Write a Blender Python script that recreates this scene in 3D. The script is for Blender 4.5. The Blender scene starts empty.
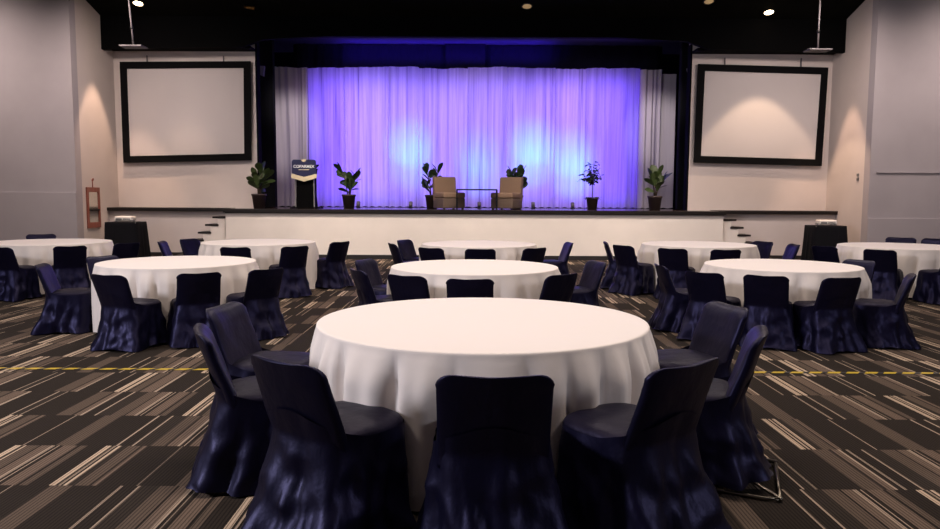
import bpy, bmesh, math, random
from mathutils import Vector, Matrix, noise
R=math.radians; PI=math.pi
scene=bpy.context.scene
COL=scene.collection
random.seed(7)

# ------------------------------------------------------------ materials
def s2l(c):
    return tuple(((v/255)/12.92 if v/255<=.04045 else ((v/255+.055)/1.055)**2.4) for v in c)
def mat(name,rgb,rough=.6,metal=0,spec=.5,bump=0,bscale=20,bstretch=(1,1,1),var=0,sheen=0,emit=None,estr=0,trans=0,coat=0,tint=None):
    m=bpy.data.materials.new(name); m.use_nodes=True
    nt=m.node_tree; b=nt.nodes['Principled BSDF']
    lin=s2l(rgb)
    b.inputs['Base Color'].default_value=(*lin,1); b.inputs['Roughness'].default_value=rough
    b.inputs['Metallic'].default_value=metal; b.inputs['Specular IOR Level'].default_value=spec
    if sheen:
        b.inputs['Sheen Weight'].default_value=sheen; b.inputs['Sheen Roughness'].default_value=.4
    if tint: b.inputs['Specular Tint'].default_value=(*tint,1)
    if coat: b.inputs['Coat Weight'].default_value=coat
    if emit:
        b.inputs['Emission Color'].default_value=(*s2l(emit),1); b.inputs['Emission Strength'].default_value=estr
    if bump or var:
        tc=nt.nodes.new('ShaderNodeTexCoord'); mp=nt.nodes.new('ShaderNodeMapping')
        mp.inputs['Scale'].default_value=bstretch
        nt.links.new(tc.outputs['Object'],mp.inputs['Vector'])
        n=nt.nodes.new('ShaderNodeTexNoise'); n.inputs['Scale'].default_value=bscale; n.inputs['Detail'].default_value=4
        nt.links.new(mp.outputs['Vector'],n.inputs['Vector'])
        if bump:
            bp=nt.nodes.new('ShaderNodeBump'); bp.inputs['Strength'].default_value=bump; bp.inputs['Distance'].default_value=.02
            nt.links.new(n.outputs['Fac'],bp.inputs['Height']); nt.links.new(bp.outputs['Normal'],b.inputs['Normal'])
        if var:
            r=nt.nodes.new('ShaderNodeValToRGB')
            r.color_ramp.elements[0].position=.3; r.color_ramp.elements[1].position=.7
            r.color_ramp.elements[0].color=(*[v*(1-var) for v in lin],1)
            r.color_ramp.elements[1].color=(*[min(1,v*(1+var)) for v in lin],1)
            nt.links.new(n.outputs['Fac'],r.inputs['Fac']); nt.links.new(r.outputs['Color'],b.inputs['Base Color'])
    if trans:
        out=nt.nodes['Material Output']; t=nt.nodes.new('ShaderNodeBsdfTranslucent'); t.inputs['Color'].default_value=(*lin,1)
        mx=nt.nodes.new('ShaderNodeMixShader'); mx.inputs['Fac'].default_value=trans
        nt.links.new(b.outputs[0],mx.inputs[1]); nt.links.new(t.outputs[0],mx.inputs[2]); nt.links.new(mx.outputs[0],out.inputs['Surface'])
    return m

M={}
M['wall']=mat('painted_wall',(205,194,189),.8,var=.04,bscale=1.3)
M['wall_grey']=mat('grey_wall',(166,159,162),.85,var=.05,bscale=1.1)
M['stage_white']=mat('stage_front_paint',(222,214,206),.7,var=.03,bscale=2)
M['black']=mat('black_paint',(4,4,5),.9,spec=.08)
M['black_cloth']=mat('black_drape',(12,12,18),.85,bump=.3,bscale=6,bstretch=(6,6,.3),spec=.2)
M['ceil']=mat('black_ceiling',(9,9,7),.9,spec=.08,var=.3,bscale=2)
M['deck']=mat('stage_deck_wood',(50,34,30),.16,bump=.05,bscale=8,bstretch=(1,12,1),var=.25)
M['edge']=mat('dark_wood_edge',(20,14,12),.5,var=.3,bscale=9,spec=.3)
M['linen']=mat('white_linen',(243,231,222),.85,bump=.12,bscale=9,sheen=.2)
M['satin']=mat('navy_satin',(8,7,24),.44,bump=.45,bscale=6,bstretch=(1.5,1.5,.8),spec=.34,tint=(.5,.46,1))
M['satin_back']=mat('navy_satin_back',(17,17,44),.42,bump=.18,bscale=4,spec=.42)
M['seat']=mat('navy_satin_seat',(12,10,26),.5,bump=.5,bscale=9,spec=.22,tint=(.7,.6,1))
M['chrome']=mat('chair_frame_metal',(120,112,100),.3,metal=1)
M['steel']=mat('grey_steel',(90,90,92),.4,metal=.8)
M['sheer']=mat('sheer_white_curtain',(226,222,232),.8,trans=.6,bump=.15,bscale=3,bstretch=(8,1,.4))
def fold_shade_streaks(m):  # dark vertical bands in the cloth colour stand in for shading of fine folds
    nt=m.node_tree; N=nt.nodes; L=nt.links
    tc=N.new('ShaderNodeTexCoord'); mp=N.new('ShaderNodeMapping'); mp.inputs['Scale'].default_value=(10,1,.2)
    L.new(tc.outputs['Object'],mp.inputs['Vector'])
    n=N.new('ShaderNodeTexNoise'); n.inputs['Scale'].default_value=1; n.inputs['Detail'].default_value=5; n.inputs['Roughness'].default_value=.62; n.inputs['Distortion'].default_value=.25
    L.new(mp.outputs['Vector'],n.inputs['Vector'])
    r=N.new('ShaderNodeValToRGB'); e=r.color_ramp.elements
    e[0].position=.30; e[0].color=(.30,.26,.38,1); e[1].position=.62; e[1].color=(.86,.84,.92,1)
    x=e.new(.42); x.color=(.62,.59,.70,1)
    L.new(n.outputs['Fac'],r.inputs['Fac'])
    for nd in N:
        if nd.type=='BSDF_TRANSLUCENT': L.new(r.outputs['Color'],nd.inputs['Color'])
    L.new(r.outputs['Color'],N['Principled BSDF'].inputs['Base Color'])
fold_shade_streaks(M['sheer'])
M['grey_drape']=mat('grey_drape',(208,200,206),.8,bump=.2,bscale=3,bstretch=(8,1,.4),trans=.1)
M['frame']=mat('screen_frame_black',(5,5,7),.85,spec=.15)
M['screen']=mat('screen_fabric',(196,189,188),.85,var=.02,bscale=.8)
M['pot']=mat('plant_pot_brown',(52,38,36),.6)
M['soil']=mat('potting_soil',(30,22,16),.95,bump=.6,bscale=60)
M['leaf']=mat('dark_green_leaf',(46,66,34),.42,var=.35,bscale=9)
M['leaf2']=mat('mid_green_leaf',(58,74,36),.45,var=.35,bscale=9)
M['leaf3']=mat('ficus_leaf',(40,50,44),.5,var=.3,bscale=9)
M['stem']=mat('plant_stem',(70,54,38),.8,var=.3,bscale=30)
M['tan']=mat('tan_upholstery',(128,104,86),.9,bump=.1,bscale=70,var=.08)
M['tan_dark']=mat('brown_upholstery',(92,76,66),.9,bump=.1,bscale=70,var=.08)
M['metal_black']=mat('black_powder_metal',(16,16,18),.4,metal=.4)
M["navy"]=mat("navy_sign",(14,18,66),.5)
M['cream']=mat('cream_sign_band',(218,204,170),.6)
M['whitep']=mat('white_sign_print',(235,235,235),.6,emit=(235,235,235),estr=.08)  # print given a faint glow of its own, though it is no lamp
M['plastic']=mat('white_plastic',(228,222,214),.45)
M['plastic_grey']=mat('grey_plastic',(120,118,116),.5)
M['lens']=mat('projector_lens',(12,12,20),.08,coat=1)
M['wood']=mat('red_brown_frame_wood',(132,72,58),.5,var=.25,bscale=14,bstretch=(1,1,.2))
M['mirror']=mat('mirror_glass',(200,196,186),.12,metal=.85)
M['offwhite']=mat('off_white_metal',(84,80,82),.6)
M['glow']=mat('warm_lamp_diffuser',(255,240,210),.5,emit=(255,226,180),estr=14)
M['glow_dim']=mat('dim_lamp_diffuser',(160,140,110),.5,emit=(255,210,150),estr=.25)
M['brass']=mat('brass',(150,112,60),.35,metal=.9)
M['glow_blue']=mat('blue_led_lens',(90,150,255),.3,emit=(90,170,255),estr=6)
M['baseb']=mat('dark_baseboard',(22,18,18),.6)

def carpet_mat():
    m=bpy.data.materials.new('striped_carpet_tiles'); m.use_nodes=True
    nt=m.node_tree; N=nt.nodes; L=nt.links; b=N['Principled BSDF']
    b.inputs['Roughness'].default_value=.95; b.inputs['Specular IOR Level'].default_value=.12
    g=N.new('ShaderNodeNewGeometry'); sp=N.new('ShaderNodeSeparateXYZ'); L.new(g.outputs['Position'],sp.inputs[0])
    def mth(op,a,bb=None,cc=None):
        n=N.new('ShaderNodeMath'); n.operation=op
        for i,v in enumerate((a,bb,cc)):
            if v is None: continue
            if isinstance(v,(int,float)): n.inputs[i].default_value=v
            else: L.new(v,n.inputs[i])
        return n.outputs[0]
    X,Y=sp.outputs['X'],sp.outputs['Y']
    TL=.61
    row=mth('FLOOR',mth('DIVIDE',mth('ADD',Y,50*TL-.03),TL))
    def wn(v):
        n=N.new('ShaderNodeTexWhiteNoise'); n.noise_dimensions='1D'; L.new(v,n.inputs['W']); return n.outputs['Value']
    r1=wn(row); r2=wn(mth('ADD',row,37.3)); 
    per=1.7
    # column tile picks: offset by whole half tiles so that lines often carry on through the seam
    off1=mth('MULTIPLY',mth('FLOOR',mth('MULTIPLY',r1,16)),per/16)
    u1=mth('FRACT',mth('DIVIDE',mth('ADD',mth('ADD',X,100),off1),per))
    off2=mth('MULTIPLY',mth('FLOOR',mth('MULTIPLY',r2,11)),1.3/11)
    u2=mth('FRACT',mth('DIVIDE',mth('ADD',mth('ADD',X,100),off2),1.3))
    D=(.027,.020,.0155); D2=(.036,.027,.021); Md=(.105,.075,.056); Mm=(.15,.105,.078); B=(.50,.375,.27); B2=(.36,.27,.2)
    seq1=[(.30,D),(.012,B2),(.10,D),(.012,B2),(.13,D2),(.10,Md),(.02,D),(.07,Mm),(.03,B2),(.02,D),(.012,B2),(.03,D),(.10,Mm),(.02,D),(.05,Md),(.14,D),(.04,B),(.02,D),(.012,B2),(.014,D),(.03,B),(.05,D2),(.09,Md),(.015,D),(.03,Mm),(.25,D),(.010,B2),(.24,D),(.14,Md)]
    seq2=[(.20,D),(.14,Md),(.02,D),(.05,Mm),(.02,B2),(.22,D),(.014,B2),(.12,D),(.05,B),(.018,D),(.04,B),(.03,D),(.09,Md),(.02,D2),(.12,Mm),(.015,D),(.03,B2),(.26,D),(.012,B2),(.07,D2),(.012,B2),(.10,D)]
    def ramp(u,seq):
        r=N.new('ShaderNodeValToRGB'); cr=r.color_ramp; cr.interpolation='CONSTANT'
        tot=sum(s[0] for s in seq); p=0
        for i,(w,c) in enumerate(seq):
            if i==0: e=cr.elements[0]; e.position=0
            elif i==1: e=cr.elements[1]; e.position=p/tot
            else: e=cr.elements.new(p/tot)
            e.color=(*c,1); p+=w
        L.new(u,r.inputs['Fac']); return r.outputs['Color']
    c1=ramp(u1,seq1); c2=ramp(u2,seq2)
    # 1.22 m wide blocks choose between the two stripe designs
    blk=mth('FLOOR',mth('DIVIDE',mth('ADD',X,61+0.2),1.22))
    sel=mth('GREATER_THAN',wn(mth('ADD',mth('MULTIPLY',blk,7.31),mth('MULTIPLY',row,3.17))),.5)
    mx=N.new('ShaderNodeMix'); mx.data_type='RGBA'; L.new(sel,mx.inputs['Factor']); L.new(c1,mx.inputs['A']); L.new(c2,mx.inputs['B'])
    # fine pin stripes inside the broad stripes
    fs=mth('GREATER_THAN',mth('FRACT',mth('MULTIPLY',X,52)),.34)
    fac=mth('ADD',mth('MULTIPLY',fs,.62),.50)
    no=N.new('ShaderNodeTexNoise'); no.inputs['Scale'].default_value=180; no.inputs['Detail'].default_value=2; L.new(g.outputs['Position'],no.inputs['Vector'])
    fac=mth('MULTIPLY',fac,mth('ADD',mth('MULTIPLY',no.outputs['Fac'],.9),.55))
    vm=N.new('ShaderNodeVectorMath'); vm.operation='SCALE'; L.new(mx.outputs['Result'],vm.inputs[0]); L.new(fac,vm.inputs['Scale'])
    L.new(vm.outputs[0],b.inputs['Base Color'])
    bp=N.new('ShaderNodeBump'); bp.inputs['Strength'].default_value=.35; bp.inputs['Distance'].default_value=.004
    L.new(no.outputs['Fac'],bp.inputs['Height']); L.new(bp.outputs['Normal'],b.inputs['Normal'])
    return m
M['carpet']=carpet_mat()

def tape_mat():
    m=bpy.data.materials.new('yellow_dashed_tape'); m.use_nodes=True
    nt=m.node_tree; N=nt.nodes; L=nt.links; b=N['Principled BSDF']; b.inputs['Roughness'].default_value=.4
    g=N.new('ShaderNodeNewGeometry'); sp=N.new('ShaderNodeSeparateXYZ'); L.new(g.outputs['Position'],sp.inputs[0])
    a=N.new('ShaderNodeMath'); a.operation='MULTIPLY_ADD'; L.new(sp.outputs['Y'],a.inputs[0]); a.inputs[1].default_value=-.8; L.new(sp.outputs['X'],a.inputs[2])
    d=N.new('ShaderNodeMath'); d.operation='DIVIDE'; L.new(a.outputs[0],d.inputs[0]); d.inputs[1].default_value=.16
    f=N.new('ShaderNodeMath'); f.operation='FRACT'; L.new(d.outputs[0],f.inputs[0])
    r=N.new('ShaderNodeValToRGB'); r.color_ramp.interpolation='CONSTANT'
    r.color_ramp.elements[0].color=(.62,.42,.03,1); r.color_ramp.elements[1].position=.66; r.color_ramp.elements[1].color=(.02,.018,.015,1)
    L.new(f.outputs[0],r.inputs['Fac']); L.new(r.outputs['Color'],b.inputs['Base Color'])
    return m
M['tape']=tape_mat()

# ------------------------------------------------------------ mesh helpers
def link(name,bm,m,parent=None,smooth=True,loc=None):
    me=bpy.data.meshes.new(name); bmesh.ops.recalc_face_normals(bm,faces=bm.faces); bm.to_mesh(me); bm.free()
    if smooth:
        for p in me.polygons: p.use_smooth=True
    me.materials.append(m)
    o=bpy.data.objects.new(name,me); COL.objects.link(o)
    if parent: o.parent=parent
    if loc: o.location=loc
    return o
def box(bm,x0,x1,y0,y1,z0,z1,bev=0,mtx=None):
    r=bmesh.ops.create_cube(bm,size=1)
    vs=r['verts']
    for v in vs:
        v.co=Vector(((x0+x1)/2+v.co.x*(x1-x0),(y0+y1)/2+v.co.y*(y1-y0),(z0+z1)/2+v.co.z*(z1-z0)))
    if bev:
        es=list({e for v in vs for e in v.link_edges})
        rr=bmesh.ops.bevel(bm,geom=es,offset=bev,segments=3,affect='EDGES',profile=.5)
        vs=[v for v in rr['verts']]
    if mtx is not None:
        vv={v for v in vs}
        for v in vv: v.co=mtx@v.co
    return bm
def bx(*a,**k):
    return box(bmesh.new(),*a,**k)
def tube(bm,pts,rad,seg=10,cap=True):
    pts=[Vector(p) for p in pts]; rings=[]
    n=len(pts); rads=rad if isinstance(rad,(list,tuple)) else [rad]*n
    prev=None
    for i,p in enumerate(pts):
        d=(pts[min(i+1,n-1)]-pts[max(i-1,0)]).normalized()
        a=Vector((0,0,1)) if abs(d.z)<.9 else Vector((0,1,0))
        if prev is not None: a=prev
        e1=d.cross(a)
        if e1.length<1e-4: e1=d.cross(Vector((1,0,0)))
        e1.normalize(); e2=d.cross(e1).normalized(); prev=e1.cross(d).normalized()
        rings.append([bm.verts.new(p+e1*math.cos(2*PI*k/seg)*rads[i]+e2*math.sin(2*PI*k/seg)*rads[i]) for k in range(seg)])
    for i in range(n-1):
        for k in range(seg):
            bm.faces.new((rings[i][k],rings[i][(k+1)%seg],rings[i+1][(k+1)%seg],rings[i+1][k]))
    if cap:
        bm.faces.new(rings[0][::-1]); bm.faces.new(rings[-1])
    return bm
def lathe(prof,seg=28,bm=None):
    bm=bm or bmesh.new(); rings=[]
    for r,z in prof:
        rings.append([bm.verts.new((r*math.cos(2*PI*k/seg),r*math.sin(2*PI*k/seg),z)) for k in range(seg)])
    for i in range(len(rings)-1):
        for k in range(seg):
            bm.faces.new((rings[i][k],rings[i][(k+1)%seg],rings[i+1][(k+1)%seg],rings[i+1][k]))
    if prof[0][0]>1e-4: bm.faces.new(rings[0][::-1])
    if prof[-1][0]>1e-4: bm.faces.new(rings[-1])
    return bm
def loft(rings,cap0=True,cap1=True,closed=True,bm=None):
    bm=bm or bmesh.new(); R_=[[bm.verts.new(p) for p in r] for r in rings]; n=len(R_[0])
    for i in range(len(R_)-1):
        for k in range(n if closed else n-1):
            bm.faces.new((R_[i][k],R_[i][(k+1)%n],R_[i+1][(k+1)%n],R_[i+1][k]))
    if closed and cap0: bm.faces.new(R_[0][::-1])
    if closed and cap1: bm.faces.new(R_[-1])
    return bm
def prism(pts,y0,y1,bm=None):   # outline in x,z
    bm=bm or bmesh.new()
    a=[bm.verts.new((x,y0,z)) for x,z in pts]; b=[bm.verts.new((x,y1,z)) for x,z in pts]; n=len(pts)
    bm.faces.new(a); bm.faces.new(b[::-1])
    for i in range(n): bm.faces.new((a[i],b[i],b[(i+1)%n],a[(i+1)%n]))
    return bm
def thing(name,label,cat,loc=(0,0,0),rz=0,group=None):
    o=bpy.data.objects.new(name,None); COL.objects.link(o); o.empty_display_size=.1
    o.location=loc; o.rotation_euler=(0,0,rz); tag(o,label,cat,group); return o
def tag(o,label,cat,group=None,kind=None):
    o['label']=label; o['category']=cat
    if group: o['group']=group
    if kind: o['kind']=kind
    return o
def struct(name,bm,m,label,cat='wall',smooth=False,parent=None):
    o=link(name,bm,m,parent,smooth)
    if not parent:
        o['kind']='structure'; o['label']=label; o['category']=cat
    return o
def dup(src,loc,rz,label,group=None,sc=None):
    r=src.copy(); COL.objects.link(r); r.location=loc; r.rotation_euler=(0,0,rz); r['label']=label
    if group: r['group']=group
    if sc: r.scale=sc
    for ch in list(src.children):
        c=ch.copy(); COL.objects.link(c); c.parent=r
        for g in list(ch.children):
            d=g.copy(); COL.objects.link(d); d.parent=c
    return r

# ------------------------------------------------------------ the hall
XL,XR=-8.9,9.0        # side walls of the recess beside the stage
STZ=1.18; STY=17.62     # stage floor height, stage front
CEIL=6.3
struct('floor',bx(-13.6,13.6,-4.2,23,-.1,0),M['carpet'],'dark brown striped carpet tile floor of the hall','floor')
cb=bx(-13.6,13.6,-4.2,16.4,CEIL,CEIL+.15)
def ceil_z(y): return 5.78+.289*(18.2-y)
rot=[[(-13.6,16.4,6.3),(13.6,16.4,6.3),(13.6,16.4,6.45),(-13.6,16.4,6.45)],[(-13.6,18.2,5.78),(13.6,18.2,5.78),(13.6,18.2,6.45),(-13.6,18.2,6.45)]]
loft(rot,bm=cb)
struct('ceiling',cb,M['ceil'],'black painted ceiling of the hall, sloping down before the stage','ceiling')
# recess walls with the screens
struct('wall_back_left',bx(XL-.25,-5.36,18.8,19.05,0,CEIL),M['wall'],'pale wall behind the left projection screen')
struct('wall_back_right',bx(5.49,XR+.25,18.8,19.05,0,CEIL),M['wall'],'pale wall behind the right projection screen')
struct('wall_recess_left',bx(XL-.25,XL,17.05,18.8,0,CEIL+.1),M['wall'],'narrow side wall left of the left screen')
struct('wall_recess_right',bx(XR,XR+.25,17.05,18.8,0,CEIL+.1),M['wall'],'narrow side wall right of the right screen')
struct('wall_front_left',bx(-13.4,XL,16.8,17.05,0,CEIL+.1),M['wall_grey'],'grey wall at the far left of the hall')
struct('wall_front_right',bx(XR,13.4,16.8,17.05,0,CEIL+.1),M['wall_grey'],'grey wall at the far right of the hall')
struct('wall_left',bx(-13.6,-13.4,-4.2,17.05,0,CEIL+.1),M['wall_grey'],'grey left wall of the hall outside the frame')
struct('wall_right',bx(13.4,13.6,-4.2,17.05,0,CEIL+.1),M['wall_grey'],'grey right wall of the hall outside the frame')
struct('wall_rear',bx(-13.4,13.4,-4.2,-4.0,0,CEIL+.1),M['wall_grey'],'grey rear wall of the hall behind the viewer')
# lower walls with dark ledge
struct('wall_lower_left',bx(XL,-5.95,18.28,18.8,0,STZ-.03),M['wall'],'low pale wall under the dark ledge left of the stage')
struct('wall_lower_right',bx(6.06,XR,18.28,18.8,0,STZ-.03),M['wall'],'low pale wall under the dark ledge right of the stage')
def ledge(name,x0,x1,label):
    struct(name,bx(x0,x1,18.16,18.8,STZ-.07,STZ+.01,bev=.008),M['edge'],label,'ledge')
ledge('trim_1',XL,-5.95,'dark wooden ledge left of the stage at stage height')
ledge('trim_2',6.06,XR,'dark wooden ledge right of the stage at stage height')
struct('baseboard_left',bx(XL,-6.6,18.25,18.28,0,.09),M['baseb'],'dark baseboard left of the stage','baseboard')
struct('baseboard_right',bx(6.7,XR,18.25,18.28,0,.09),M['baseb'],'dark baseboard right of the stage','baseboard')
# slightly proud lower halves of the grey walls (a pale seam)
struct('trim_3',bx(-13.4,XL,16.765,16.8,0,1.55,bev=.006),M['wall_grey'],'slightly raised lower panel of the far left grey wall','trim')
struct('trim_4',bx(XR,13.4,16.765,16.8,0,1.06,bev=.006),M['wall_grey'],'slightly raised lower panel of the far right grey wall','trim')
struct('trim_5',bx(9.15,13.4,16.77,16.8,2.08,2.10),M['wall_grey'],'thin horizontal rail on the far right grey wall','trim')

# stage
st_front=bx(-5.83,6.03,STY+.03,STY+.18,0,STZ-.07)
struct('wall_stage_front',st_front,M['stage_white'],'white painted front of the stage','stage front')
b=bmesh.new(); box(b,-5.83,6.03,STY,18.8,STZ-.1,STZ); box(b,-7.2,7.3,18.8,23.6,STZ-.1,STZ)
struct('trim_6',b,M['deck'],'dark glossy wooden stage floor','stage floor')
struct('trim_7',bx(-5.87,6.07,STY-.035,STY+.03,STZ-.085,STZ+.004,bev=.008),M['edge'],'dark wooden nosing along the stage edge','trim')
struct('baseboard_stage',bx(-5.83,6.03,STY+.01,STY+.03,0,.1),M['baseb'],'dark baseboard along the foot of the stage','baseboard')
b=bx(-5.83,-5.7,STY+.18,18.8,0,STZ-.1); box(b,5.9,6.03,STY+.18,18.8,0,STZ-.1)
struct('wall_stage_ends',b,M['stage_white'],'white end walls of the stage','wall')
struct('wall_stage_back',bx(-7.2,7.3,23.4,23.6,STZ,6.1),M['black'],'black back wall of the stage')
struct('wall_stage_left',bx(-7.2,-7.0,19.05,23.4,STZ,6.1),M['black'],'black left side wall of the stage')
struct('wall_stage_right',bx(7.1,7.3,19.05,23.4,STZ,6.1),M['black'],'black right side wall of the stage')
M['stage_ceil']=mat('stage_ceiling_black',(60,60,66),.8,spec=.2)
struct('ceiling_stage',bx(-7.2,7.3,18.35,23.6,5.92,6.05),M['stage_ceil'],'ceiling of the stage, washed by blue light','ceiling')
# black fascia above the screens and the stage
prof=[(XL,4.99),(-5.5,5.06),(-5.0,5.24),(-3.4,5.32),(3.6,5.32),(5.2,5.24),(5.7,5.07),(XR,5.0),(XR,6.1),(XL,6.1)]
struct('wall_fascia',prism(prof,18.2,18.34),M['black'],'deep black fascia hanging from the ceiling over stage and screens')
struct('ceiling_fascia',bx(XL,-5.36,18.34,18.8,5.06,5.12),M['black'],'black soffit behind the fascia','ceiling')
struct('ceiling_fascia_right',bx(5.49,XR,18.34,18.8,5.06,5.12),M['black'],'black soffit behind the fascia at right','ceiling')
struct('trim_8',bx(-5.37,-5.33,18.79,19.06,STZ,5.3),M['black'],'black lining of the stage opening at left','trim')
struct('trim_9',bx(5.46,5.50,18.79,19.06,STZ,5.3),M['black'],'black lining of the stage opening at right','trim')

# steps beside the stage
def steps(sx,x0,label):
    t=thing('stage_steps',label,'steps',(x0,17.75,0),0,'steps up to the stage')
    n=6
    for i in range(n):
        zt=STZ-.185*(i+1)
        if zt<.05: break
        a=.18*i; 
        xs=sorted((-sx*a,-sx*(a+.18)))
        link('riser',bx(xs[0],xs[1],.02,.52,0,zt-.035),M['stage_white'],t,False)
        xs=sorted((-sx*(a-.02),-sx*(a+.30)))
        link('tread',bx(xs[0],xs[1],0,.525,zt-.045,zt,bev=.006),M['edge'],t,False)
    return t
steps(1,-5.88,'dark-treaded steps climbing right to the stage at its left end')
steps(-1,6.08,'dark-treaded steps climbing left to the stage at its right end')

# ------------------------------------------------------------ drapes
def drape(name,x0,x1,y,z0,z1,m,label,cat='curtain',amp=.05,folds=9,seed=0,group=None,slant=0,tail=.09):
    rnd=random.Random(seed); bm=bmesh.new(); nx=max(24,int((x1-x0)*70)); nz=22
    ph=[rnd.uniform(0,6.28) for _ in range(6)]; V=[]
    for j in range(nz+1):
        t=j/nz; z=z0+(z1-z0)*t; row=[]
        for i in range(nx+1):
            s=i/nx
            ss=s+.012*math.sin(2.2*t+ph[0])+slant*(t-.5)*math.sin(PI*s)
            xm=(x1-x0)*ss; q=seed*13.7
            f=1.5*noise.noise(Vector((xm*2.6,q,t*.5)))+.9*noise.noise(Vector((xm*6.5,q+5,t*.8)))
            f2=noise.noise(Vector((xm*14,q+9,t*.6)))
            a=amp*(.6+.4*(1-t))*1.6
            yy=y+a*f+a*.35*f2*(.4+.8*t)
            e=min(s,1-s)
            if e<.03: yy+=tail*(1-e/.03)     # panel edges turn back
            zt=z
            if j==nz: zt=z+.03*noise.noise(Vector((xm*2,q,3)))+.01*noise.noise(Vector((xm*9,q,3)))
            if j==0: zt=z+.01*math.sin(2*PI*folds*.9*s+ph[1])
            row.append(bm.verts.new((x0+(x1-x0)*s+ .01*math.sin(6*t+ph[3])*math.sin(PI*s),yy,zt)))
        V.append(row)
    for j in range(nz):
        for i in range(nx): bm.faces.new((V[j][i],V[j][i+1],V[j+1][i+1],V[j+1][i]))
    o=link(name,bm,m)
    return tag(o,label,cat,group)
pb=[-4.66,-3.62,-2.36,-1.50,-.08,1.04,2.42,3.30,4.84]
names=['leftmost violet-lit panel of the sheer white stage curtain, beside the grey drape',
 'violet-lit sheer curtain panel behind the plant right of the lectern',
 'sheer curtain panel with a cyan glow, left of the left armchair',
 'sheer curtain panel behind the left tan armchair',
 'sheer curtain panel behind the right armchair and the side table',
 'sheer curtain panel with a cyan glow right of the right armchair',
 'sheer curtain panel behind the slim ficus tree',
 'rightmost deep violet sheer curtain panel, beside the right grey drape']
for i in range(8):
    drape('stage_curtain',pb[i]-.012,pb[i+1]+.012,21.5+(.03 if i%2 else 0),STZ+.02,5.15+(.02 if i%3 else -.01),M['sheer'],names[i],amp=.045,folds=(pb[i+1]-pb[i])*5.2,seed=11+i,group='sheer curtain panels across the stage',slant=.05*(1 if i%2 else -1))
drape('stage_curtain',-5.62,-4.64,21.35,STZ+.02,5.12,M['grey_drape'],'grey unlit drape at the left end of the stage, behind the lectern',amp=.10,folds=6,seed=31)
drape('stage_curtain',4.80,5.42,21.3,STZ+.02,5.10,M['grey_drape'],'grey unlit pleated drape right of the violet curtain',amp=.10,folds=4,seed=33)
drape('stage_curtain',5.40,5.86,21.45,STZ+.02,5.0,M['grey_drape'],'flat grey-lilac drape at the far right end of the stage',amp=.012,folds=2,seed=34)
drape('black_stage_leg',-6.5,-5.16,19.75,STZ+.01,5.85,M['black_cloth'],'black vertical drape closing the left edge of the stage',amp=.03,folds=6,seed=41)
drape('black_stage_leg',5.47,6.6,19.75,STZ+.01,5.85,M['black_cloth'],'black vertical drape closing the right edge of the stage',amp=.03,folds=6,seed=42)
drape('black_valance',-5.2,-.75,22.05,4.9,5.9,M['black_cloth'],'dark blue-lit left half of the valance above the sheer curtain',amp=.03,folds=5,seed=43)
drape('black_valance',-.77,.45,21.98,4.9,5.95,M['black_cloth'],'narrow dark middle piece of the valance above the curtain',amp=.02,folds=3,seed=44)
drape('black_valance',.43,5.6,22.05,4.9,5.9,M['black_cloth'],'dark right half of the valance above the sheer curtain',amp=.03,folds=5,seed=45)

# ------------------------------------------------------------ projection screens
def quad_frame(o4,w,y0,y1):     # o4: TL,TR,BR,BL outer corners in x,z ; border w
    cx=sum(p[0] for p in o4)/4; cz=sum(p[1] for p in o4)/4
    inn=[(p[0]+(w if p[0]<cx else -w),p[1]+(w if p[1]<cz else -w)) for p in o4]
    bm=bmesh.new()
    A=[[bm.verts.new((x,y,z)) for x,z in q] for q,y in ((o4,y0),(inn,y0),(inn,y1),(o4,y1))]
    for i in range(4):
        j=(i+1)%4
        bm.faces.new((A[0][i],A[0][j],A[1][j],A[1][i])); bm.faces.new((A[1][i],A[1][j],A[2][j],A[2][i]))
        bm.faces.new((A[2][i],A[2][j],A[3][j],A[3][i])); bm.faces.new((A[3][i],A[3][j],A[0][j],A[0][i]))
    return bm,inn
def screen(o4,label):
    cx=sum(p[0] for p in o4)/4
    t=thing('projection_screen',label,'screen',(cx,18.72,2.3),0)
    loc=[(x-cx,z-2.3) for x,z in o4]
    bm,inn=quad_frame(loc,.165,-.03,.04)
    link('screen_frame',bm,M['frame'],t,False)
    link('screen_surface',prism(inn,0,.03),M['screen'],t,False)
    for hx in (inn[0][0]+.5,inn[1][0]-.5): link('hanger',bx(hx-.012,hx+.012,.0,.03,loc[0][1]-.06,loc[0][1]+.16),M['offwhite'],t,False)
screen([(-8.70,4.78),(-5.47,4.81),(-5.50,2.38),(-8.70,2.30)],'left white projection screen with thick black border')
screen([(5.63,4.80),(8.85,4.73),(8.80,2.31),(5.60,2.38)],'right white projection screen with black border and warm scallop of light')

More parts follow.
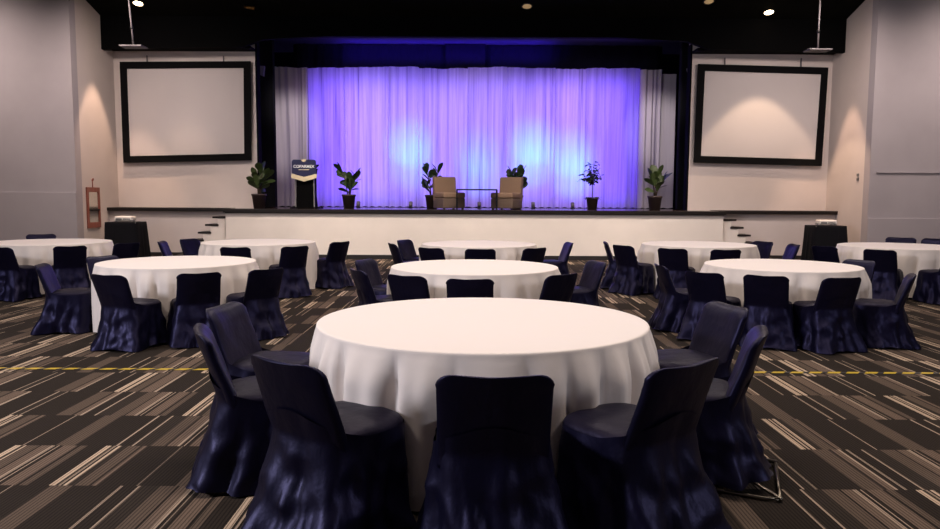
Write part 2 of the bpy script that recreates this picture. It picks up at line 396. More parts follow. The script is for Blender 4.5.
# ------------------------------------------------------------ round tables with cloths
def cloth_bm(Rr,H,seed,hi=False):
    rnd=random.Random(seed); N=360 if hi else 200
    ph=[rnd.uniform(0,6.28) for _ in range(8)]; nf=24 if seed==100 else rnd.choice([20,22,24])
    bm=bmesh.new(); rings=[]
    def ring(rf,zf): return [bm.verts.new((rf(a)*math.cos(a),rf(a)*math.sin(a),zf(a))) for a in (2*PI*k/N for k in range(N))]
    cen=bm.verts.new((0,0,H+.001))
    rs=[(.35*Rr,H+.001),(.8*Rr,H+.001),(Rr-.02,H+.0005),(Rr-.009,H)]
    for r_,z_ in rs: rings.append(ring(lambda a,r_=r_:r_,lambda a,z_=z_:z_))
    rings.append(ring(lambda a:Rr-.003,lambda a:H-.002))
    rings.append(ring(lambda a:Rr,lambda a:H-.007))
    rings.append(ring(lambda a:Rr+.001,lambda a:H-.016))
    nrow=26 if hi else 14
    def fold(a,t):
        w=a+.07*math.sin(2*a+ph[0])+.05*math.sin(3*a+ph[1])+.03*t*math.sin(5*a+ph[6])+.02*math.sin(9*a+ph[4])
        s=math.sin(nf*w+ph[2]); q=noise.noise(Vector((math.cos(a)*2,math.sin(a)*2,ph[0]))); s=(2*abs(math.sin((nf*w+ph[2])/2))**.6-1.1) if q>-2 else s*.9
        g=.75+.4*math.sin(4*a+ph[3])
        s2=math.sin(2.35*nf*w+ph[4])
        return s*g+.28*s2*(.5+.5*math.sin(3*a+ph[5]))
    for j in range(1,nrow+1):
        t=j/nrow
        sp=.002+.018*min(1,t*6)+.004*t+.006*math.sin(PI*t)
        am=.046*min(1,t*4+.05)*(.9+.3*t)
        z=H-.016-(H-.036)*t
        rings.append(ring(lambda a:Rr+sp+am*fold(a,t),lambda a:z+(.012*math.sin(nf*.5*a+ph[7]) if j==nrow else 0)))
    for k in range(N): bm.faces.new((cen,rings[0][k],rings[0][(k+1)%N]))
    for i in range(len(rings)-1):
        for k in range(N): bm.faces.new((rings[i][k],rings[i+1][k],rings[i+1][(k+1)%N],rings[i][(k+1)%N]))
    return bm
TAB=[ # key,x,y,R,H,cloth label
 ('front',.075,4.34,.965,.768,'large white round tablecloth nearest the camera, in the centre foreground'),
 ('mid',.05,8.02,.905,.74,'white tablecloth of the round table directly behind the foreground table'),
 ('stagemid',.145,11.85,.915,.745,'white tablecloth of the centre round table closest to the stage'),
 ('left',-3.31,8.36,.85,.745,'white tablecloth of the left round table in the second row, before the left steps'),
 ('right',3.55,8.40,.84,.74,'white tablecloth of the right round table in the second row'),
 ('backleft',-3.41,11.95,.89,.75,'white tablecloth of the back table left of the centre column, near the left steps'),
 ('backright',3.70,11.98,.89,.75,'white tablecloth of the back table beside the right stage steps'),
 ('farleft',-6.68,11.7,.915,.75,'white tablecloth of the far left table cut by the frame, before the black projector table'),
 ('farright',6.88,11.8,.915,.75,'white tablecloth of the far right table before the right projector table')]
TP={}
for i,(k,x,y,Rr,H,lab) in enumerate(TAB):
    TP[k]=(x,y)
    o=link('tablecloth',cloth_bm(Rr,H,100+i,hi=(k=='front')),M['linen'],loc=(x,y,0)); o.rotation_euler=(0,0,i*.7)
    tag(o,lab,'tablecloth','white cloths on the round banquet tables')
tlabs={'front':'foreground cloth','mid':'second centre cloth','stagemid':'third centre cloth near the stage','left':'left second-row cloth','right':'right second-row cloth','backleft':'back left cloth near the steps','backright':'back right cloth near the steps','farleft':'far left cloth','farright':'far right cloth'}
def make_table(k):
    x,y=TP[k]; i=[t[0] for t in TAB].index(k); H=TAB[i][4]; Rr=TAB[i][3]
    t=thing('round_table','round folding banquet table hidden under the '+tlabs[k],'table',(x,y,0),0,'round banquet tables under white cloths')
    link('tabletop',lathe([(.0001,H-.035),(Rr-.02,H-.035),(Rr-.012,H-.02),(Rr-.02,H-.003),(.0001,H-.003)],48),M['plastic'],t)
    for sx in (-1,1):
        for sy in (-1,1):
            link('leg',tube(bmesh.new(),[(sx*.42,sy*.3,H-.03),(sx*.46,sy*.34,.0)],.014),M['steel'],t)
    return t
for t_ in TAB: make_table(t_[0])

# ------------------------------------------------------------ covered chairs
def superring(hx,hy0,hy1,n,p=5.0,N=56):
    pts=[]
    for k in range(N):
        a=2*PI*k/N; c,s=math.cos(a),math.sin(a)
        r=(abs(c)**p+abs(s)**p)**(-1/p)
        X=r*c*hx; Yn=r*s
        cy=(hy0+hy1)/2; hy=(hy1-hy0)/2
        pts.append((X,cy+Yn*hy,a))
    return pts
ZT=.79
def back_line(z):   # outer (rear) y of the backrest at height z
    t=max(0,z-.42)/(ZT-.42)
    return -.225-.115*t
def chair_parts(seed,lift=0):
    rnd=random.Random(seed); ph=[rnd.uniform(0,6.28) for _ in range(9)]
    # backrest: tapering padded slab with rounded top corners, leaning back
    rings=[]; n=20
    zs=[.38+(ZT-.065-.38)*i/n for i in range(n+1)]
    cr=.065
    tops=[(cr*math.sin(q),cr*(1-math.cos(q))) for q in [PI/2*i/6 for i in range(1,7)]]
    def bring(z,w,th,lump=1):
        yb=back_line(z); r=[]
        for X,Y,a in superring(w,yb,yb+th,56,p=3.2):
            # shallow curve of the back plus cloth lumps
            Y+=.022*(X/.22)**2*(1)
            nn=noise.noise(Vector((X*6+seed,z*5,Y*4)))*.008*lump
            r.append((X+nn*.6,Y+nn,z))
        return r
    for z in zs:
        t=(z-.38)/(ZT-.38)
        w=.212+.011*t+.006*math.sin(3*t+ph[0])
        rings.append(bring(z,w,.084-.020*t))
    for dz,dw in tops:
        z=ZT-.065+dz; rings.append(bring(z,.223-dw*1.05,max(.016,.064-.75*dw),.5))
    back=loft(rings)
    # slight sag of top edge
    for v in back.verts:
        if v.co.z>ZT-.1: v.co.z+=.008*math.cos(v.co.x/.215*PI)*-1*.6
    # seat cushion: domed
    rings=[]
    for (k,z) in [(1.0,.40),(1.02,.43),(1.01,.452),(.96,.468),(.86,.479),(.6,.488),(.25,.491)]:
        rings.append([(X*1.0,Y,z+.004*noise.noise(Vector((X*9+seed,Y*9,0)))) for X,Y,a in superring(.222*k,.02-(.225)*k,.02+.225*k,56,p=3.6)])
    seat=loft(rings)
    # skirt
    rings=[]; nr=34
    for j in range(nr+1):
        t=j/nr; r=[]
        for X0,Y0,a in superring(1,-1,1,96,p=3.8,N=96):
            rear=max(0,-math.sin(a))**2
            ztop=.445+.13*rear
            z=ztop+(.018-ztop)*t
            tt=max(0,(.455-z)/.437)
            hx=.232+.016*tt+.052*tt**1.7
            yf=.246+.012*tt**1.4
            yr=(back_line(z)-.006) if z>.45 else -.24-.035*tt-.09*tt**1.6
            cy=(yf+yr)/2; hy=(yf-yr)/2
            am=.016*tt**.9+.002
            f=am*(math.sin(5*a+ph[1]+1.2*tt)+.6*math.sin(9*a+ph[2]-2*tt)+.45*math.sin(15*a+ph[3]+tt))
            f+=.010*tt*noise.noise(Vector((X0*3+seed,Y0*3,z*8)))
            # swag creases sweeping round the rear
            f+=.008*rear*min(1,tt*2.2)*math.sin(30*(z-.14*abs(X0)**1.5)+ph[4])*(1 if z>.18 else z/.18)
            cz=noise.noise(Vector((math.cos(a)*2.2+seed,math.sin(a)*2.2+z*2.5,z*3.5)))
            f+=.022*min(1,tt*2.5)*(.35-abs(cz)*1.6)
            c2=noise.noise(Vector((math.cos(a)*5+seed,math.sin(a)*5-z*4,z*6)))
            f+=.010*min(1,tt*2.5)*(.3-abs(c2)*1.5)
            k=1+f/.24
            zz=z+(.012*math.sin(4*a+ph[5]) if j==nr else 0)
            r.append((X0*hx*k,cy+(Y0)*hy*k,max(.008,zz)+lift*(1-min(1,z/.4))))
        rings.append(r)
    skirt=loft(rings,False,False)
    return back,seat,skirt
def frame_leg(sx,out=0):
    b=bmesh.new(); X=sx*.18
    e=out
    pts=[(X,.12,.40),(X,.19,.05),(X,.185,.018),(X,.15,.011),(X*(1+e*1.6),-.20-e*.5,.011),(X*(1+e*1.6),-.24-e*.62,.02),(X,-.235-e*.2,.06),(X,-.17,.36)]
    return tube(b,pts,.010,8)
protos=[]
def make_chair(seed):
    t=thing('covered_chair','','chair',(0,0,0),0,None)
    bk,se,sk=chair_parts(seed,.05 if seed==47 else 0)
    link('backrest',bk,M['satin'],t); link('seat',se,M['seat'],t); link('skirt',sk,M['satin'],t)
    for sx in (-1,1): link('leg',frame_leg(sx,.28 if seed==47 else 0),M['chrome'],t)
    if seed==47: link('cross_bar',tube(bmesh.new(),[(-.26,-.41,.014),(.26,-.41,.014)],.010,8),M['chrome'],t)
    return t
variants=[make_chair(s) for s in (3,14,25,36,47)]
used=[False]*5; cc=[0]
def chair(tk,phi,r,dyaw,label,sc=1.0,hsc=1.0):
    tx,ty=TP[tk]; a=R(phi)
    ox,oy=math.sin(a),-math.cos(a)            # outward direction
    yaw=a+R(dyaw)                             # chair's local +Y faces the table centre
    fx,fy=-math.sin(yaw),math.cos(yaw)
    bxp,byp=tx+ox*r,ty+oy*r                   # where the back stands
    loc=(bxp+fx*.26*sc,byp+fy*.26*sc,0)
    v=cc[0]%4 if cc[0]!=5 else 4; cc[0]+=1
    g='navy satin covered chairs around the round tables'
    if not used[v]:
        o=variants[v]; o.location=loc; o.rotation_euler=(0,0,yaw); o.scale=(sc,sc,sc*hsc); o['label']=label; o['group']=g; used[v]=True
    else: o=dup(variants[v],loc,yaw,label,g,(sc,sc,sc*hsc))
    return o
S1=1.06; S2=.97
CH=[
 # table, azimuth, distance of the back, extra yaw, label
 ('front',1,1.48,0,'navy covered chair with its back to the camera, centre of the foreground table',S1),
 ('front',-34,1.50,-3,'navy covered chair, left front of the foreground table, seat right of its back',S1),
 ('front',33,1.50,4,'navy covered chair, right front of the foreground table, seat left of its back',S1),
 ('front',-69,1.52,0,'shiny navy covered chair at far left of the foreground table, seen almost edge-on',S1),
 ('front',-99,1.60,0,'navy covered chair showing its front, left side of the foreground table, farther one',S1),
 ('front',70,1.49,0,'navy covered chair on the foreground table\'s right side with bare metal leg showing',S1),
 ('front',104,1.60,0,'navy covered chair showing its front, right side of the foreground table',S1),
 ('mid',-2,1.38,0,'middle one of three dark chair backs just behind the foreground table',1.0),
 ('mid',-30,1.27,0,'dark chair back just left of the middle one behind the foreground table',1.0),
 ('mid',41,1.25,0,'dark chair back right of the middle one behind the foreground table',1.0),
 ('mid',-62,1.30,0,'dark chair back at the outer left edge of the second centre table',1.0),
 ('mid',-113,1.35,0,'purple-lit chair front peeping out at the far left of the second centre table',1.0),
 ('mid',108,1.45,0,'purple-lit chair at the right of the second centre table, facing left',1.0),
 ('stagemid',0,1.38,0,'small dark chair back centred before the centre table nearest the stage',1.0),
 ('stagemid',-31,1.36,0,'small dark chair back left-front of the centre table nearest the stage',1.0),
 ('stagemid',36,1.34,0,'small dark chair back right-front of the centre table nearest the stage',1.0),
 ('stagemid',-80,1.36,10,'dark tilted chair at the left of the centre table nearest the stage, outer one',1.0),
 ('stagemid',-118,1.40,0,'blue-lit chair at the far left of the centre table nearest the stage',1.0),
 ('stagemid',98,1.45,0,'dark chair on the right side of the centre table nearest the stage',1.0),
 ('left',30,1.28,0,'navy covered chair with its back to us before the left second-row table',S2),
 ('left',-6,1.32,-14,'navy covered chair at the front left of the left second-row table, seat to its right',S2),
 ('left',-76,1.36,0,'navy covered chair facing right at the far left of the left second-row table',S2),
 ('left',-122,1.45,0,'purple-lit chair front behind the leftmost chair of the left second-row table',S2),
 ('left',60,1.36,-10,'navy covered chair right of the left second-row table, seat pointing left',S2),
 ('right',-29,1.27,0,'navy covered chair with its back square to us before the right second-row table',S2),
 ('right',2,1.27,10,'navy covered chair at the front right of the right second-row table, seat to its left',S2),
 ('right',-54,1.40,10,'dark chair at the left front of the right second-row table, seat to its right',S2),
 ('right',-88,1.36,0,'dark edge-on chair at the far left of the right second-row table',S2),
 ('right',42,1.30,22,'navy covered chair seen side-on at the right of the right second-row table',S2),
 ('right',120,1.45,0,'purple-lit chair front at the far right of the right second-row table',S2),
 ('backleft',2,1.36,0,'dark chair back before the back table near the left steps',1.0),
 ('backleft',37,1.38,2,'dark chair at the right front of the back table near the left steps',1.0),
 ('backleft',93,1.28,-38,'blue-lit chair at the right end of the back table near the left steps',1.0),
 ('backleft',-112,1.42,0,'blue-lit chair beside the foot of the left stage steps, showing its front',1.0),
 ('backleft',-86,1.50,4,'dark edge-on chair left of the blue-lit one by the left stage steps',1.0),
 ('backright',-1,1.36,0,'dark chair back before the back table near the right steps, front right one',1.0),
 ('backright',-32,1.38,0,'dark chair back at the left front of the back table near the right steps',1.0),
 ('backright',-68,1.42,12,'dark wide-skirted chair, left end of the back table near the right steps',1.0),
 ('backright',-101,1.44,0,'narrow edge-on chair at the outer left of the back table near the right steps',1.0),
 ('backright',117,1.45,0,'blue-lit chair at the foot of the right stage steps',1.0),
 ('backright',88,1.50,0,'small edge-on chair right of the blue-lit one by the right stage steps',1.0),
 ('farleft',4,1.38,-12,'navy covered chair cut by the left edge of the photo, before the far left table',1.0),
 ('farleft',41,1.38,-6,'dark chair with its back to us before the right part of the far left table',1.0),
 ('farleft',-146,1.40,0,'dark chair top showing behind the far left table against the grey wall',1.06),
 ('farleft',78,1.40,-20,'dark chair standing before the left black projector table',1.0),
 ('farright',-41,1.38,0,'dark chair with its back to us before the left part of the far right table',1.0),
 ('farright',0,1.38,12,'dark chair cut by the right edge of the photo before the far right table',1.0),
 ('farright',-78,1.38,20,'dark chair standing before the right black projector table',1.0),
 ('farright',150,1.40,0,'dark chair top showing behind the far right table, left of two',1.08),
 ('farright',128,1.40,0,'dark chair top behind the far right table at the edge of the photo',1.08)]
for c in CH: chair(*c,hsc=.96)

# ------------------------------------------------------------ projector tables
def box_cloth(w,d,h,flare,seed):
    rnd=random.Random(seed); ph=[rnd.uniform(0,6) for _ in range(4)]
    rings=[]
    for k in (.5,.985): rings.append([(X,Y,h) for X,Y,a in superring(w/2*k,-d/2*k,d/2*k,80,p=12,N=80)])
    n=12
    for j in range(n+1):
        t=j/n; z=h-.008-(h-.02)*t; e=flare*t; r=[]
        for X,Y,a in superring(w/2+e,-d/2-e,d/2+e,80,p=9,N=80):
            f=1+.035*t*math.sin(13*a+ph[0])+.02*t*math.sin(23*a+ph[1])
            r.append((X*f,Y*f,z))
        rings.append(r)
    return loft(rings,True,False)
def proj_table(x,y,lab,plab,tlab,fl):
    o=link('tablecloth',box_cloth(.74,.62,.885,.05,fl),M['black_cloth'],loc=(x,y,0)); tag(o,lab,'tablecloth')
    t=thing('side_table',tlab,'table',(x,y,0))
    link('tabletop',bx(-.35,.35,-.29,.29,.855,.88,bev=.006),M['plastic_grey'],t,False)
    for sx in (-1,1):
        for sy in (-1,1): link('leg',tube(bmesh.new(),[(sx*.31,sy*.25,.86),(sx*.32,sy*.26,0)],.014),M['steel'],t)
    p=thing('projector',plab,'projector',(x+.0,y-.02,.887),R(6*(1 if x<0 else -1)))
    b=bx(-.2,.2,-.15,.15,.022,.125,bev=.022)
    for v in b.verts:
        if v.co.z>.1: v.co.y*=.93; v.co.x*=.94
    bo=link('body',b,M['plastic'],p)
    l=tube(bmesh.new(),[(-.09,.14,.075),(-.09,.19,.075)],[.045,.04],20); link('lens',l,M['lens'],bo)
    b=bmesh.new()
    for k in range(6): box(b,.0+k*.026,.014+k*.026,-.156,-.148,.045,.085)
    link('vent',b,M['plastic_grey'],bo,False)
    b=bmesh.new()
    for sx in (-.15,.15):
        for sy in (-.11,.11): tube(b,[(sx,sy,0),(sx,sy,.026)],.014,8)
    link('foot',b,M['plastic_grey'],p)
    link('connector_panel',bx(-.16,-.03,-.156,-.149,.04,.08),M['plastic_grey'],bo,False)
proj_table(-7.88,16.95,'black floor-length cloth over the small table by the left wall','white projector on the left black-clothed table','small table under the left black cloth',5)
proj_table(8.13,16.95,'black floor-length cloth over the small table by the right wall','white projector on the right black-clothed table','small table under the right black cloth',6)

# ------------------------------------------------------------ stage furniture
# lectern
t=thing('lectern','black lectern on the stage carrying a navy shield sign','lectern',(-4.13,18.75,STZ))
rings=[]
for z,w,d in [(0,.36,.27),(.03,.36,.27),(.032,.24,.20),(.3,.215,.19),(.8,.215,.19),(.98,.24,.21),(1.0,.26,.23)]:
    rings.append([(sx*w,sy*d,z) for sx,sy in ((-1,-1),(1,-1),(1,1),(-1,1))])
link('body',loft(rings),M['black'],t,False)
b=bx(-.28,.28,-.22,.22,0,.03,bev=.008)
bmesh.ops.rotate(b,cent=(0,0,0),matrix=Matrix.Rotation(R(14),3,'X'),verts=b.verts); bmesh.ops.translate(b,vec=(0,0,1.03),verts=b.verts)
link('reading_top',b,M['black'],t,False)
for sx in (-1,1): link('side_strip',bx(*(sorted((sx*.218,sx*.245))),-.215,-.19,.04,.95),M['plastic_grey'],t,False)
s=thing('lectern_sign','navy shield sign reading COPARMEX fixed on the lectern','sign',(-4.13,18.48,STZ+.74))
def shield(w,top,side,tip,y0,y1):
    pts=[(-w,side),(0,tip),(w,side),(w,top-.05),(w-.015,top-.015),(w-.05,top),(-w+.05,top),(-w+.015,top-.015),(-w,top-.05)]
    return prism(pts,y0,y1)
sp_=link('panel',shield(.30,.47,.13,.05,0,.02),M['navy'],s,False)
link('chevron_band',prism([(-.315,.02),(0,-.07),(.315,.02),(.315,.125),(0,.045),(-.315,.125)],-.004,.016),M['cream'],s,False)
link('crest',prism([(-.065,.475),(.065,.475),(.045,.43),(0,.415),(-.045,.43)],-.008,-.001),M['cream'],sp_,False)
def text(body,size,loc,m,parent,name):
    cu=bpy.data.curves.new(name,'FONT'); cu.body=body; cu.size=size; cu.align_x='CENTER'; cu.align_y='CENTER'; cu.extrude=.002; cu.offset=size*.02
    o=bpy.data.objects.new(name,cu); COL.objects.link(o)
    bpy.context.view_layer.update()
    me=bpy.data.meshes.new_from_object(o.evaluated_get(bpy.context.evaluated_depsgraph_get()))
    bpy.data.objects.remove(o); me.materials.clear(); me.materials.append(m)
    o=bpy.data.objects.new(name,me); COL.objects.link(o); o.parent=parent; o.location=loc; o.rotation_euler=(R(90),0,0); return o
text('COPARMEX',.098,(0,-.004,.30),M['whitep'],sp_,'lettering')
link('lettering',bx(-.13,.13,-.004,-.001,.215,.232),M['cream'],sp_,False)

# armchairs
def armchair(x,y,sx,rz,label):
    t=thing('lounge_chair',label,'armchair',(x,y,STZ),rz,'tan armless lounge chairs on stage'); t.scale=(.9,.9,1)
    link('base',bx(-.33,.33,-.36,.36,.025,.28,bev=.02),M['tan_dark'],t)
    link('seat_cushion',bx(-.335,.335,-.38,.30,.28,.42,bev=.04),M['tan'],t)
    b=bx(-.335,.335,.20,.38,.20,.82,bev=.035)
    for v in b.verts: v.co.y+=.10*(v.co.z-.2)
    link('backrest',b,M['tan'],t)
    for a in (-.28,.28):
        for c in (-.3,.3): link('leg',bx(a-.025,a+.025,c-.025,c+.025,0,.03),M['metal_black'],t,False)
armchair(-.54,18.8,1,R(26),'left tan armless lounge chair on the stage, turned to the right')
armchair(.92,18.8,-1,R(-26),'right tan armless lounge chair on the stage, turned to the left')
t=thing('side_table','thin black metal side table between the two tan armchairs','table',(.16,18.35,STZ))
link('tabletop',bx(-.50,.50,-.22,.22,.475,.505,bev=.004),M['metal_black'],t,False)
for sx in (-1,1):
    for sy in (-1,1): link('leg',bx(sx*.49-.015,sx*.49+.015,sy*.205-.015,sy*.205+.015,0,.48),M['metal_black'],t,False)
    link('foot_rail',bx(sx*.49-.012,sx*.49+.012,-.2,.2,.0,.022),M['metal_black'],t,False)

# plants
def leaf(bm,base,dirv,L,W,roll=0,fold=.15,droop=.2):
    d=Vector(dirv).normalized(); up=Vector((0,0,1)); s=d.cross(up)
    if s.length<.05: s=Vector((1,0,0))
    s.normalize(); nrm=s.cross(d).normalized()
    s=(Matrix.Rotation(roll,3,d)@s); nrm=Matrix.Rotation(roll,3,d)@nrm
    prof=[(0,.04),(.12,.3),(.3,.62),(.5,.86),(.68,1),(.82,.86),(.93,.5),(1,.05)]
    P=[]
    for t,w in prof:
        c=Vector(base)+d*L*t+nrm*(-droop*L*t*t)
        P.append((bm.verts.new(c-s*W/2*w+nrm*fold*W*w*.5),bm.verts.new(c),bm.verts.new(c+s*W/2*w+nrm*fold*W*w*.5)))
    for a,b_ in zip(P,P[1:]):
        bm.faces.new((a[0],a[1],b_[1],b_[0])); bm.faces.new((a[1],a[2],b_[2],b_[1]))
def potted(x,y,label,H,spec,m,kind='big',pot=(.13,.17,.36),seed=0,cat='plant',skew=0):
    rnd=random.Random(seed); t=thing('potted_plant',label,cat,(x,y,STZ),rnd.uniform(0,6) if kind!='big' else 0)
    r0,r1,ph=pot
    po=link('pot',lathe([(.0001,0),(r0,0),(r1,ph-.05),(r1+.012,ph-.045),(r1+.014,ph),(r1-.012,ph),(r1-.02,ph-.04),(.0001,ph-.04)]),M['pot'],t)
    link('soil',lathe([(.0001,ph-.035),(r1-.02,ph-.035),(r1-.02,ph-.045),(.0001,ph-.045)]),M['soil'],po)
    sb=bmesh.new(); fb=bmesh.new()
    if kind=='big':
        tips=[]
        for (dx,dy,h) in spec:
            pts=[(dx*.1,dy*.1,ph-.05),(dx*.35,dy*.3,ph+(h-ph)*.5),(dx*.75,dy*.7,h*.88)]
            tube(sb,pts,[.016,.012,.007],8)
            n=6
            for i in range(n):
                f=i/(n-1); q=Vector(pts[1]).lerp(Vector(pts[2]),f) if f>0.01 else Vector(pts[0]).lerp(Vector(pts[1]),.6)
                a=rnd.uniform(0,6.28); el=rnd.uniform(.2,1.0)+f*.5
                L=rnd.uniform(.24,.33)*(1 if f<.99 else 1.1)
                leaf(fb,q,(math.cos(a)*math.cos(el)+dx*.5,math.sin(a)*math.cos(el)*.7,math.sin(el)),L,L*rnd.uniform(.5,.62),rnd.uniform(-1.2,1.2))
            leaf(fb,pts[2],(dx,dy*.5-.1,.9),.32,.17,rnd.uniform(-.5,.5))
    else:
        top=H
        trunk=[(0,0,ph-.05),(.01,0,ph+.2),(-.02,.01,ph+.42)]
        tube(sb,trunk,[.014,.011,.009],8)
        for i in range(26):
            a=rnd.uniform(0,6.28); rr=rnd.uniform(.08,.38); z=rnd.uniform(ph+.42,H)
            z0=ph+rnd.uniform(.3,.45)
            e=Vector((rr*math.cos(a),rr*math.sin(a),z)); s0=Vector((-.01,0,z0))
            mid=s0.lerp(e,.5)+Vector((0,0,.04))
            tube(sb,[s0,mid,e],[.006,.004,.002],5)
            for k in range(9):
                q=s0.lerp(e,.35+.65*k/8)+Vector((0,0,.04*math.sin(PI*k/8)))
                b2=rnd.uniform(0,6.28); leaf(fb,q,(math.cos(b2),math.sin(b2),rnd.uniform(-.5,.6)),rnd.uniform(.08,.13),.045,rnd.uniform(-1,1),droop=.3)
        for i in range(24):
            a=rnd.uniform(0,6.28); leaf(fb,(.08*math.cos(a),.08*math.sin(a),ph-.02),(math.cos(a),math.sin(a),rnd.uniform(.1,.7)),.15,.05,0,droop=.5)
    link('stem',sb,M['stem'],t); link('foliage',fb,m,t)
potted(-5.22,18.35,'broad-leaved potted plant at the far left of the stage, beside the black drape',1.0,[(-.10,0,.80),(.10,.05,.98),(.22,-.05,.80),(-.02,-.1,.6)],M['leaf2'],seed=5)
potted(-3.14,19.2,'dark potted plant standing right of the lectern with tall upright leaves',1.1,[(-.22,0,1.02),(.24,0,.86),(.02,.05,.72),(.1,-.1,.55)],M['leaf'],seed=8)
potted(-1.02,19.65,'dark potted plant behind the left armchair',1.0,[(-.16,0,1.02),(.22,0,1.04),(-.2,.05,.62)],M['leaf'],seed=9)
potted(1.22,19.65,'dark potted plant mostly hidden behind the right armchair',1.0,[(-.18,0,.96),(.18,0,.98),(.05,.05,.9),(.2,0,.6)],M['leaf'],seed=12)
potted(3.2,19.5,'slim potted ficus with fine airy leaves before the violet curtain',1.22,None,M['leaf3'],kind='fine',seed=3,pot=(.12,.15,.32))
potted(4.62,18.6,'broad green potted plant at the far right of the stage before the grey drape',1.0,[(-.14,0,.86),(.12,.05,.94),(.2,-.05,.78),(-.05,-.1,.7)],M['leaf2'],seed=21)

# ------------------------------------------------------------ small fittings
def aim(o,tgt):
    o.rotation_euler=(Vector(tgt)-o.location).to_track_quat('-Z','Y').to_euler()
def spot(name,loc,tgt,e,col,ang,blend=.5,size=.05):
    l=bpy.data.lights.new(name,'SPOT'); l.energy=e; l.color=col; l.spot_size=R(ang); l.spot_blend=blend; l.shadow_soft_size=size
    o=bpy.data.objects.new(name,l); COL.objects.link(o); o.location=loc; aim(o,tgt); return o
def area(name,loc,tgt,e,col,sx,sy,spread=180):
    l=bpy.data.lights.new(name,'AREA'); l.energy=e; l.color=col; l.shape='RECTANGLE'; l.size=sx; l.size_y=sy; l.spread=R(spread)
    o=bpy.data.objects.new(name,l); COL.objects.link(o); o.location=loc; aim(o,tgt); return o

def downlight(x,y,label,m):
    t=thing('ceiling_downlight',label,'ceiling light',(x,y,ceil_z(y)-.002),0,'recessed ceiling downlights'); t.rotation_euler=(-math.atan(.289),0,0)
    link('ring',lathe([(.105,-.010),(.135,-.008),(.14,0),(.105,0)],32),M['metal_black'],t)
    link('diffuser',lathe([(.0001,-.03),(.06,-.028),(.105,-.010),(.105,-.002),(.0001,-.002)],32),m,t)
downlight(-7.74,17.66,'bright ceiling downlight above the left screen beside the hanging pole',M['glow'])
downlight(7.01,17.90,'bright ceiling downlight above the right screen',M['glow'])
downlight(1.295,17.70,'dim ceiling downlight above the middle of the stage',M['glow_dim'])
downlight(5.45,17.46,'dim ceiling downlight left of the bright one above the right screen',M['glow_dim'])
t=thing('track_spotlight','small brass spotlight hanging from the ceiling left of the stage','spotlight',(-5.17,17.72,ceil_z(17.72)))
link('stem',tube(bmesh.new(),[(-.12,0,0),(-.12,0,-.06)],.012),M['brass'],t)
link('head',tube(bmesh.new(),[(-.12,0,-.04),(.12,-.03,-.08)],[.03,.045],16),M['brass'],t)

def hanging(x0,x1,y,label):
    t=thing('hanging_mount',label,'ceiling mount',(x1,y,CEIL),0,'white poles with plates hanging from the ceiling')
    zb=4.63-CEIL
    link('pole',tube(bmesh.new(),[(x0-x1,0,0),((x0-x1)*.4,0,zb*.6),(0,0,zb)],.018,12),M['offwhite'],t)
    link('plate',bx(-.24,.24,-.16,.16,zb-.03,zb,bev=.008),M['offwhite'],t,False)
    link('collar',tube(bmesh.new(),[((x0-x1)*.25,0,zb*.76),((x0-x1)*.2,0,zb*.79)],.034,12),M['metal_black'],t)
hanging(-7.26,-7.14,16.0,'white pole with flat plate hanging before the left black fascia')
hanging(7.33,7.33,16.0,'white pole with flat plate hanging before the right black fascia')

t=thing('framed_mirror','narrow red-brown wood framed mirror hanging on the left side wall','mirror',(XL,17.5,.72))
b=bmesh.new(); box(b,0,.03,-.30,.30,0,.13); box(b,0,.03,-.30,.30,.84,.95); box(b,0,.03,-.30,-.22,.13,.84); box(b,0,.03,.22,.30,.13,.84)
link('frame',b,M['wood'],t,False)
link('pane',bx(.005,.016,-.22,.22,.13,.84),M['mirror'],t,False)
link('ledge_reflection',bx(.004,.05,-.22,.22,.40,.44),M['metal_black'],t,False)  # dark bar standing in for the ledge mirrored in the glass
link('hook',tube(bmesh.new(),[(0,0,1.12),(.03,0,1.12),(.03,0,1.16)],.02,10),M['wood'],t)
link('cord',tube(bmesh.new(),[(.012,0,1.12),(.012,0,.95)],.012,8),M['wood'],t)

for i,(z,lab) in enumerate([(2.05,'upper small dark wall switch on the right side wall'),(1.95,'lower small dark wall switch on the right side wall')]):
    o=thing('wall_switch',lab,'switch',(XR,17.3,z),0,'wall switches')
    link('plate',bx(-.02,0,-.04,.04,-.03,.03,bev=.004),M['plastic_grey'],o,False); link('rocker',bx(-.028,-.015,-.015,.015,-.015,.015),M['plastic_grey'],o,False)

def wedge(x,label):
    t=thing('wall_speaker',label,'loudspeaker',(x,19.62,4.72),0,'small grey speakers at the stage edges')
    link('cabinet',prism([(-.08,.12),(.10,.12),(.07,-.14),(-.02,-.10)],-.1,.02),M['plastic_grey'],t,False)
    link('bracket',bx(-.015,.015,.02,.12,-.01,.03),M['metal_black'],t,False)
wedge(-5.45,'small grey loudspeaker high on the left black drape')
wedge(5.68,'small grey loudspeaker high on the right black drape')

def uplight(x,y,label):
    t=thing('stage_uplight',label,'stage light',(x,y,STZ),0,'uplights at the foot of the curtain')
    link('base',bx(-.06,.06,-.05,.05,0,.02,bev=.004),M['metal_black'],t,False)
    link('can',tube(bmesh.new(),[(0,-.03,.04),(0,.02,.16)],[.05,.055],18),M['plastic_grey'],t)
    link('lens',tube(bmesh.new(),[(0,.02,.158),(0,.022,.165)],.045,18),M['glow_blue'],t)
ULX=[(-3.12,'small uplight at the curtain foot just right of the plant beside the lectern'),(-1.66,'small uplight at the curtain foot left of the left armchair'),(.25,'small uplight at the curtain foot between the armchairs'),(1.75,'small uplight at the curtain foot right of the right armchair'),(2.85,'small uplight at the curtain foot by the slim ficus')]
for x,l in ULX: uplight(x,20.7,l)

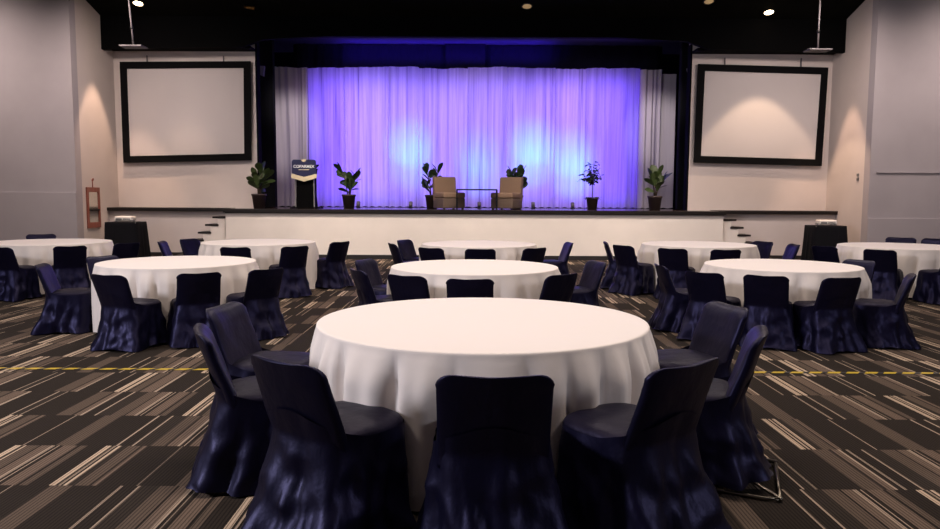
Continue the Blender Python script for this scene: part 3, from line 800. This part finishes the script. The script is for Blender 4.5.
bt=bx(-9.5,9.5,6.232,6.282,.0005,.003)
tag(link('floor_tape',bt,M['tape'],smooth=False),'yellow and black dashed tape line stuck across the carpet','tape')

# ------------------------------------------------------------ light
W=bpy.data.worlds.new('dim'); scene.world=W; W.use_nodes=True
W.node_tree.nodes['Background'].inputs[0].default_value=(.3,.28,.32,1); W.node_tree.nodes['Background'].inputs[1].default_value=.03
warm=(1,.86,.77)
for y,e in ((3.6,120),(8.2,125),(12.4,120)):
    for x in (-4.2,0.1,4.4):
        area('hall_light',(x,y,5.7),(x,y,0),e*.62,warm,1.6,.9,150)
for x in (-9.5,9.6): area('hall_light',(x,12.5,5.7),(x,12.9,0),80,(1,.82,.76),2,1,150)
for x,e in ((-11,42),(-7.3,74),(7.4,74),(11.2,42)): area('wall_wash',(x,14.9,5.7),(x,18.0,2.0),e,(1,.82,.75),1.6,.5,120)  # unseen lamps added to lift the brightness of the walls
for x in (-3.4,.1,3.6): area('stage_front_wash',(x,14.9,5.7),(x,17.8,.3),54,(1,.83,.72),1.4,.6,70)
spot('screen_spot_right',(7.15,17.52,5.85),(7.15,17.60,0),430,(1,.70,.46),66,.18,.06)
spot('screen_spot_left',(-7.1,17.6,5.85),(-7.1,17.70,0),340,(1,.72,.5),50,.6,.06)
spot('side_spot_left',(XL+.75,17.7,5.8),(XL+.5,17.7,0),640,(1,.66,.46),44,.35,.04)
spot('side_spot_right',(XR-.8,17.7,5.8),(XR-.55,17.7,0),640,(1,.64,.44),38,.35,.04)
for x in (-3,0,3.2): spot('stage_spot',(x,16.3,5.5),(x,18.8,1.3),60,(1,.8,.62),46,.8,.2)
area('front_fill',(-10,1.0,4.2),(0,5,.4),400,(.88,.88,1),1.0,1.0,140)
area('front_fill',(9,-1.0,4.4),(0,6,.3),90,(.86,.88,1),1.5,1.0,140)
for x in (-3.4,3.6): spot('drape_fill',(x,16.6,5.5),(x*1.52,21.4,3.3),560,(1,.9,.88),26,.8,.2)  # unseen lamps added to brighten the grey drapes
# coloured lights behind the sheer curtain
def back(x,z,e,col,sx,sz): area('curtain_backlight',(x,21.98,z),(x,21.0,z),e,col,sx,sz,170)
back(-3.9,3.1,48,(.17,.07,1),1.1,3.5); back(-2.6,3.1,62,(.25,.15,1),1.5,3.5)
back(-.9,3.1,62,(.28,.165,1),1.9,3.5); back(1.1,3.1,62,(.28,.165,1),1.9,3.5)
back(2.8,3.1,56,(.27,.14,1),1.4,3.5); back(4.1,3.1,45,(.15,.06,1),1.1,3.5)
for x,z,e in ((-1.74,2.95,17),(-1.7,2.35,9),(.22,2.7,9),(.25,2.1,9),(1.78,3.0,18),(1.72,2.4,14),(2.9,2.7,18),(2.95,2.1,14)):
    spot('cyan_backlight',(x,23.1,z-.35),(x,21.5,z),e*6,(.02,.75,1),58,1,.05)
for x in (-3.2,.1,3.4): area('pink_fill',(x,19.3,5.6),(x,21.5,3.0),15,(.9,.6,1),1.6,.3,90)
for x in (-3.12,-1.66,.25,1.75,2.85):
    spot('uplight_beam',(x,20.9,1.36),(x,21.5,1.9),4,(.35,.45,1),80,1,.05)
area('ceiling_glow',(-.7,21.6,5.42),(-.7,22.0,5.95),75,(.06,.02,1),6.0,.08,150)
area('valance_glow',(-2.4,21.75,4.75),(-2.4,22.1,5.9),5,(.08,.03,1),3.6,.06,150)

# ------------------------------------------------------------ camera
P=math.atan(67.5/740); RO=R(.3)
fwd=Vector((0,math.cos(P),-math.sin(P))); up0=Vector((0,math.sin(P),math.cos(P))); r0=Vector((1,0,0))
rr=r0*math.cos(RO)+up0*math.sin(RO); uu=up0*math.cos(RO)-r0*math.sin(RO)
cam=bpy.data.cameras.new('camera'); cam.sensor_width=36; cam.lens=36*740/940; cam.clip_end=100
co=bpy.data.objects.new('camera',cam); COL.objects.link(co)
mw=Matrix((rr,uu,-fwd)).transposed().to_4x4(); mw.translation=Vector((0,0,1.49)); co.matrix_world=mw
scene.camera=co
scene.view_settings.view_transform='Standard'; scene.view_settings.look='None'
scene.view_settings.exposure=0; scene.view_settings.gamma=1
